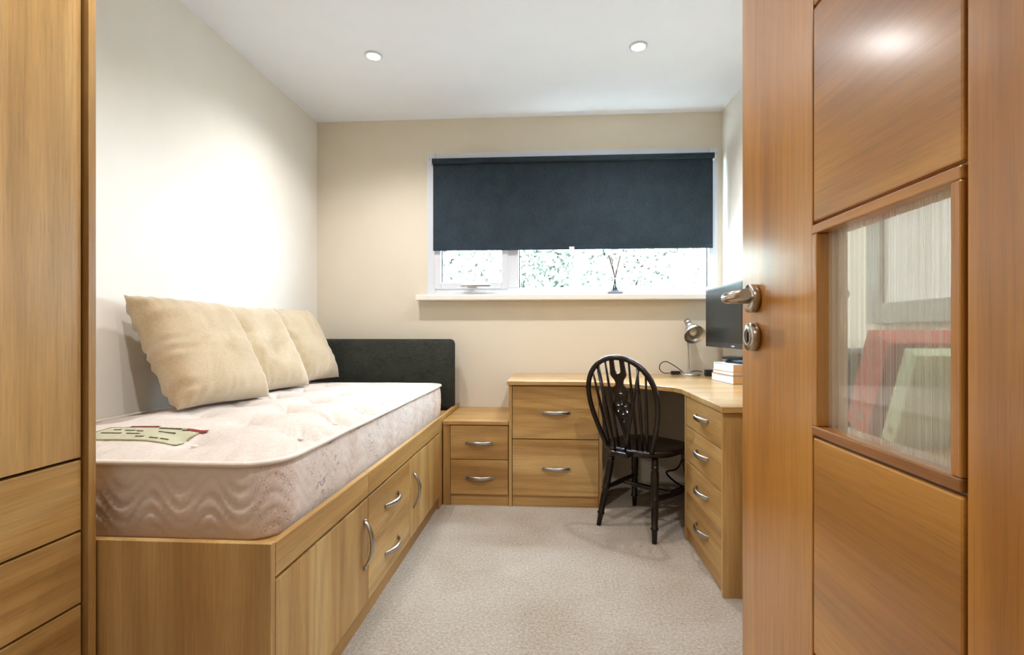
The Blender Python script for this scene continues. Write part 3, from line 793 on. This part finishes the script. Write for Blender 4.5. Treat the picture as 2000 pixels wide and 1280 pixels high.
# ------------------------------------------------------------------ things behind the door, seen through its glass
ct = thing('low_chest', 'low oak chest standing behind the open door', 'chest', (.95, 1.5, 0))
part('body', B(.76, XR-.004, 1.10, 1.90, .06, .71), M['oakZ'], ct); part('top_panel', B(.75, XR-.004, 1.09, 1.91, .711, .735, bev=.002), M['oakY'], ct)
part('plinth', B(.78, XR-.01, 1.11, 1.89, 0, .059), M['oakY'], ct)
for z0, z1 in ((.08, .38), (.385, .70)):
    d = part('drawer', B(.742, .759, 1.11, 1.89, z0, z1, bev=.0015), M['oakY'], ct); handle(d, ct, (.742, 1.5, (z0+z1)/2), ROT_W)
def folder(label, mat, y, h, tilt, w_=.055, x=.985):
    t = thing('box_file', label, 'file', (x, y, .736), group='box files behind the door')
    m = Matrix.Rotation(tilt, 4, 'X'); bm = box(bm_new(), -.115, .115, 0, w_, 0, h, .003)
    lo = 1e9
    for v in bm.verts: v.co = m @ v.co; lo = min(lo, v.co.z)
    for v in bm.verts: v.co.z -= lo
    part('case', bm, mat, t, True)
    bm = box(bm_new(), -.1165, -.1152, w_*.35, w_*.65, h*.12, h*.18)
    for v in bm.verts: v.co = m @ v.co; v.co.z -= lo
    part('finger_ring', bm, M['nickel'], t, True)
folder('pale green file leaning behind the ribbed door glass', M['green'], 1.33, .255, .36, .05)
folder('red file leaning behind the ribbed door glass', M['red'], 1.44, .285, .36, .10)
folder('dark grey file leaning farthest behind the ribbed door glass', M['greyboard'], 1.60, .25, .36, .04)
pf = thing('picture_frame', 'grey framed white picture on the wall seen through the door glass', 'picture', (XR-.01, 1.5, 1.06))
bm = bm_new()
for a in ((1.13, 1.205, 1.06, 1.66), (1.787, 1.862, 1.06, 1.66), (1.205, 1.787, 1.06, 1.13), (1.205, 1.787, 1.59, 1.66)): box(bm, XR-.03, XR-.002, *a, .002)
part('frame', bm, M['greyframe'], pf); part('print', B(XR-.014, XR-.004, 1.205, 1.787, 1.13, 1.59), M['mat'], pf)

# ------------------------------------------------------------------ the open door (flat against the right of the view)
DX0, DX1, DY0, DY1 = .380, .420, .232, 1.022
PY0, PY1 = .485, .7515
dr = link('door_1', None, None, (.40, DY0, 0), kind='structure', label='open oak door with a ribbed glass pane and steel lever', category='door')
ORG['door_1'] = (Vector((.4, DY0, 0)), 0)
part('stile', B(DX0, DX1, PY1+.002, DY1, .008, 1.985, bev=.0015), M['doorZ'], dr)
part('stile', B(DX0, DX1, DY0, PY0-.004, .008, 1.985, bev=.0015), M['doorZ'], dr)
zs = [.008, .243, .5595, .8785, 1.188, 1.504, 1.820, 1.985]
for i in range(7):
    z0, z1 = zs[i]+.002, zs[i+1]-.002
    if i == 3: continue
    part('panel', B(DX0-.0, DX1, PY0, PY1, z0, z1, bev=.003), M['doorY'], dr)
part('core', B(DX0+.008, DX1-.008, PY0-.0035, PY0-.0005, .01, 1.98), M['doorZ'], dr)
part('core', B(DX0+.006, DX1-.006, PY1+.0003, PY1+.0018, .01, 1.98), M['doorZ'], dr)
for z in (.243, .5595, .8785, 1.188, 1.504, 1.82): part('core', B(DX0+.007, DX1-.007, PY0, PY1, z-.0018, z+.0018), M['doorY'], dr)
g0, g1 = .8805, 1.186; bw = .0135
for a, mt in (((PY0, PY1, g0, g0+bw), 'doorY'), ((PY0, PY1, g1-bw, g1), 'doorY'), ((PY0, PY0+bw, g0+bw, g1-bw), 'doorZ'), ((PY1-bw, PY1, g0+bw, g1-bw), 'doorZ')):
    part('glazing_bead', B(DX0-.002, DX1+.002, *a, bev=.002), M[mt], dr)
part('pane', B(.3945, .3985, PY0+bw-.003, PY1-bw+.003, g0+bw-.003, g1-bw+.003), M['ribbed'], dr)
RX = Matrix.Rotation(-PI/2, 4, 'Y')
HY, HZ = .955, 1.093
def rose(z, name, hole):
    m = Matrix.Translation((DX0-.0003, HY, z)) @ RX
    return part(name, lathe(bm_new(), [(.0265, 0), (.0265, .013), (.025, .0148), (.010, .0152)], 40, m), M['steel'], dr)
rs = rose(HZ, 'rose', 0)
lv = bm_new()
pts = [(DX0-.014, HY, HZ), (DX0-.040, HY, HZ), (DX0-.052, HY-.003, HZ), (DX0-.058, HY-.012, HZ), (DX0-.059, HY-.03, HZ), (DX0-.059, HY-.105, HZ)]
tube(lv, pts, [.0098]*6, 20)
part('lever', lv, M['steel'], dr)
esn = rose(HZ-.072, 'escutcheon', 1)
m = Matrix.Translation((DX0-.0155, HY, HZ-.072)) @ RX
part('keyhole_ring', lathe(bm_new(), [(.0165, 0), (.0165, .0016), (.014, .002), (.013, .0008)], 32, m, cap=False), M['nickel'], esn)
part('keyhole', box(bm_new(), DX0-.0172, DX0-.0156, HY-.003, HY+.003, HZ-.072-.010, HZ-.072+.010, .001), M['black'], esn)
for z in (.2, 1.0, 1.78): part('hinge', tube(bm_new(), [(DX1+.006, DY0-.004, z-.05), (DX1+.006, DY0-.004, z+.05)], .006, 10), M['steel'], dr)
# far-side lever
tube(lv2 := bm_new(), [(DX1+.001, HY, HZ), (DX1+.040, HY, HZ), (DX1+.052, HY-.003, HZ), (DX1+.058, HY-.012, HZ), (DX1+.059, HY-.105, HZ)], .0098, 16)
part('lever', lv2, M['steel'], dr)
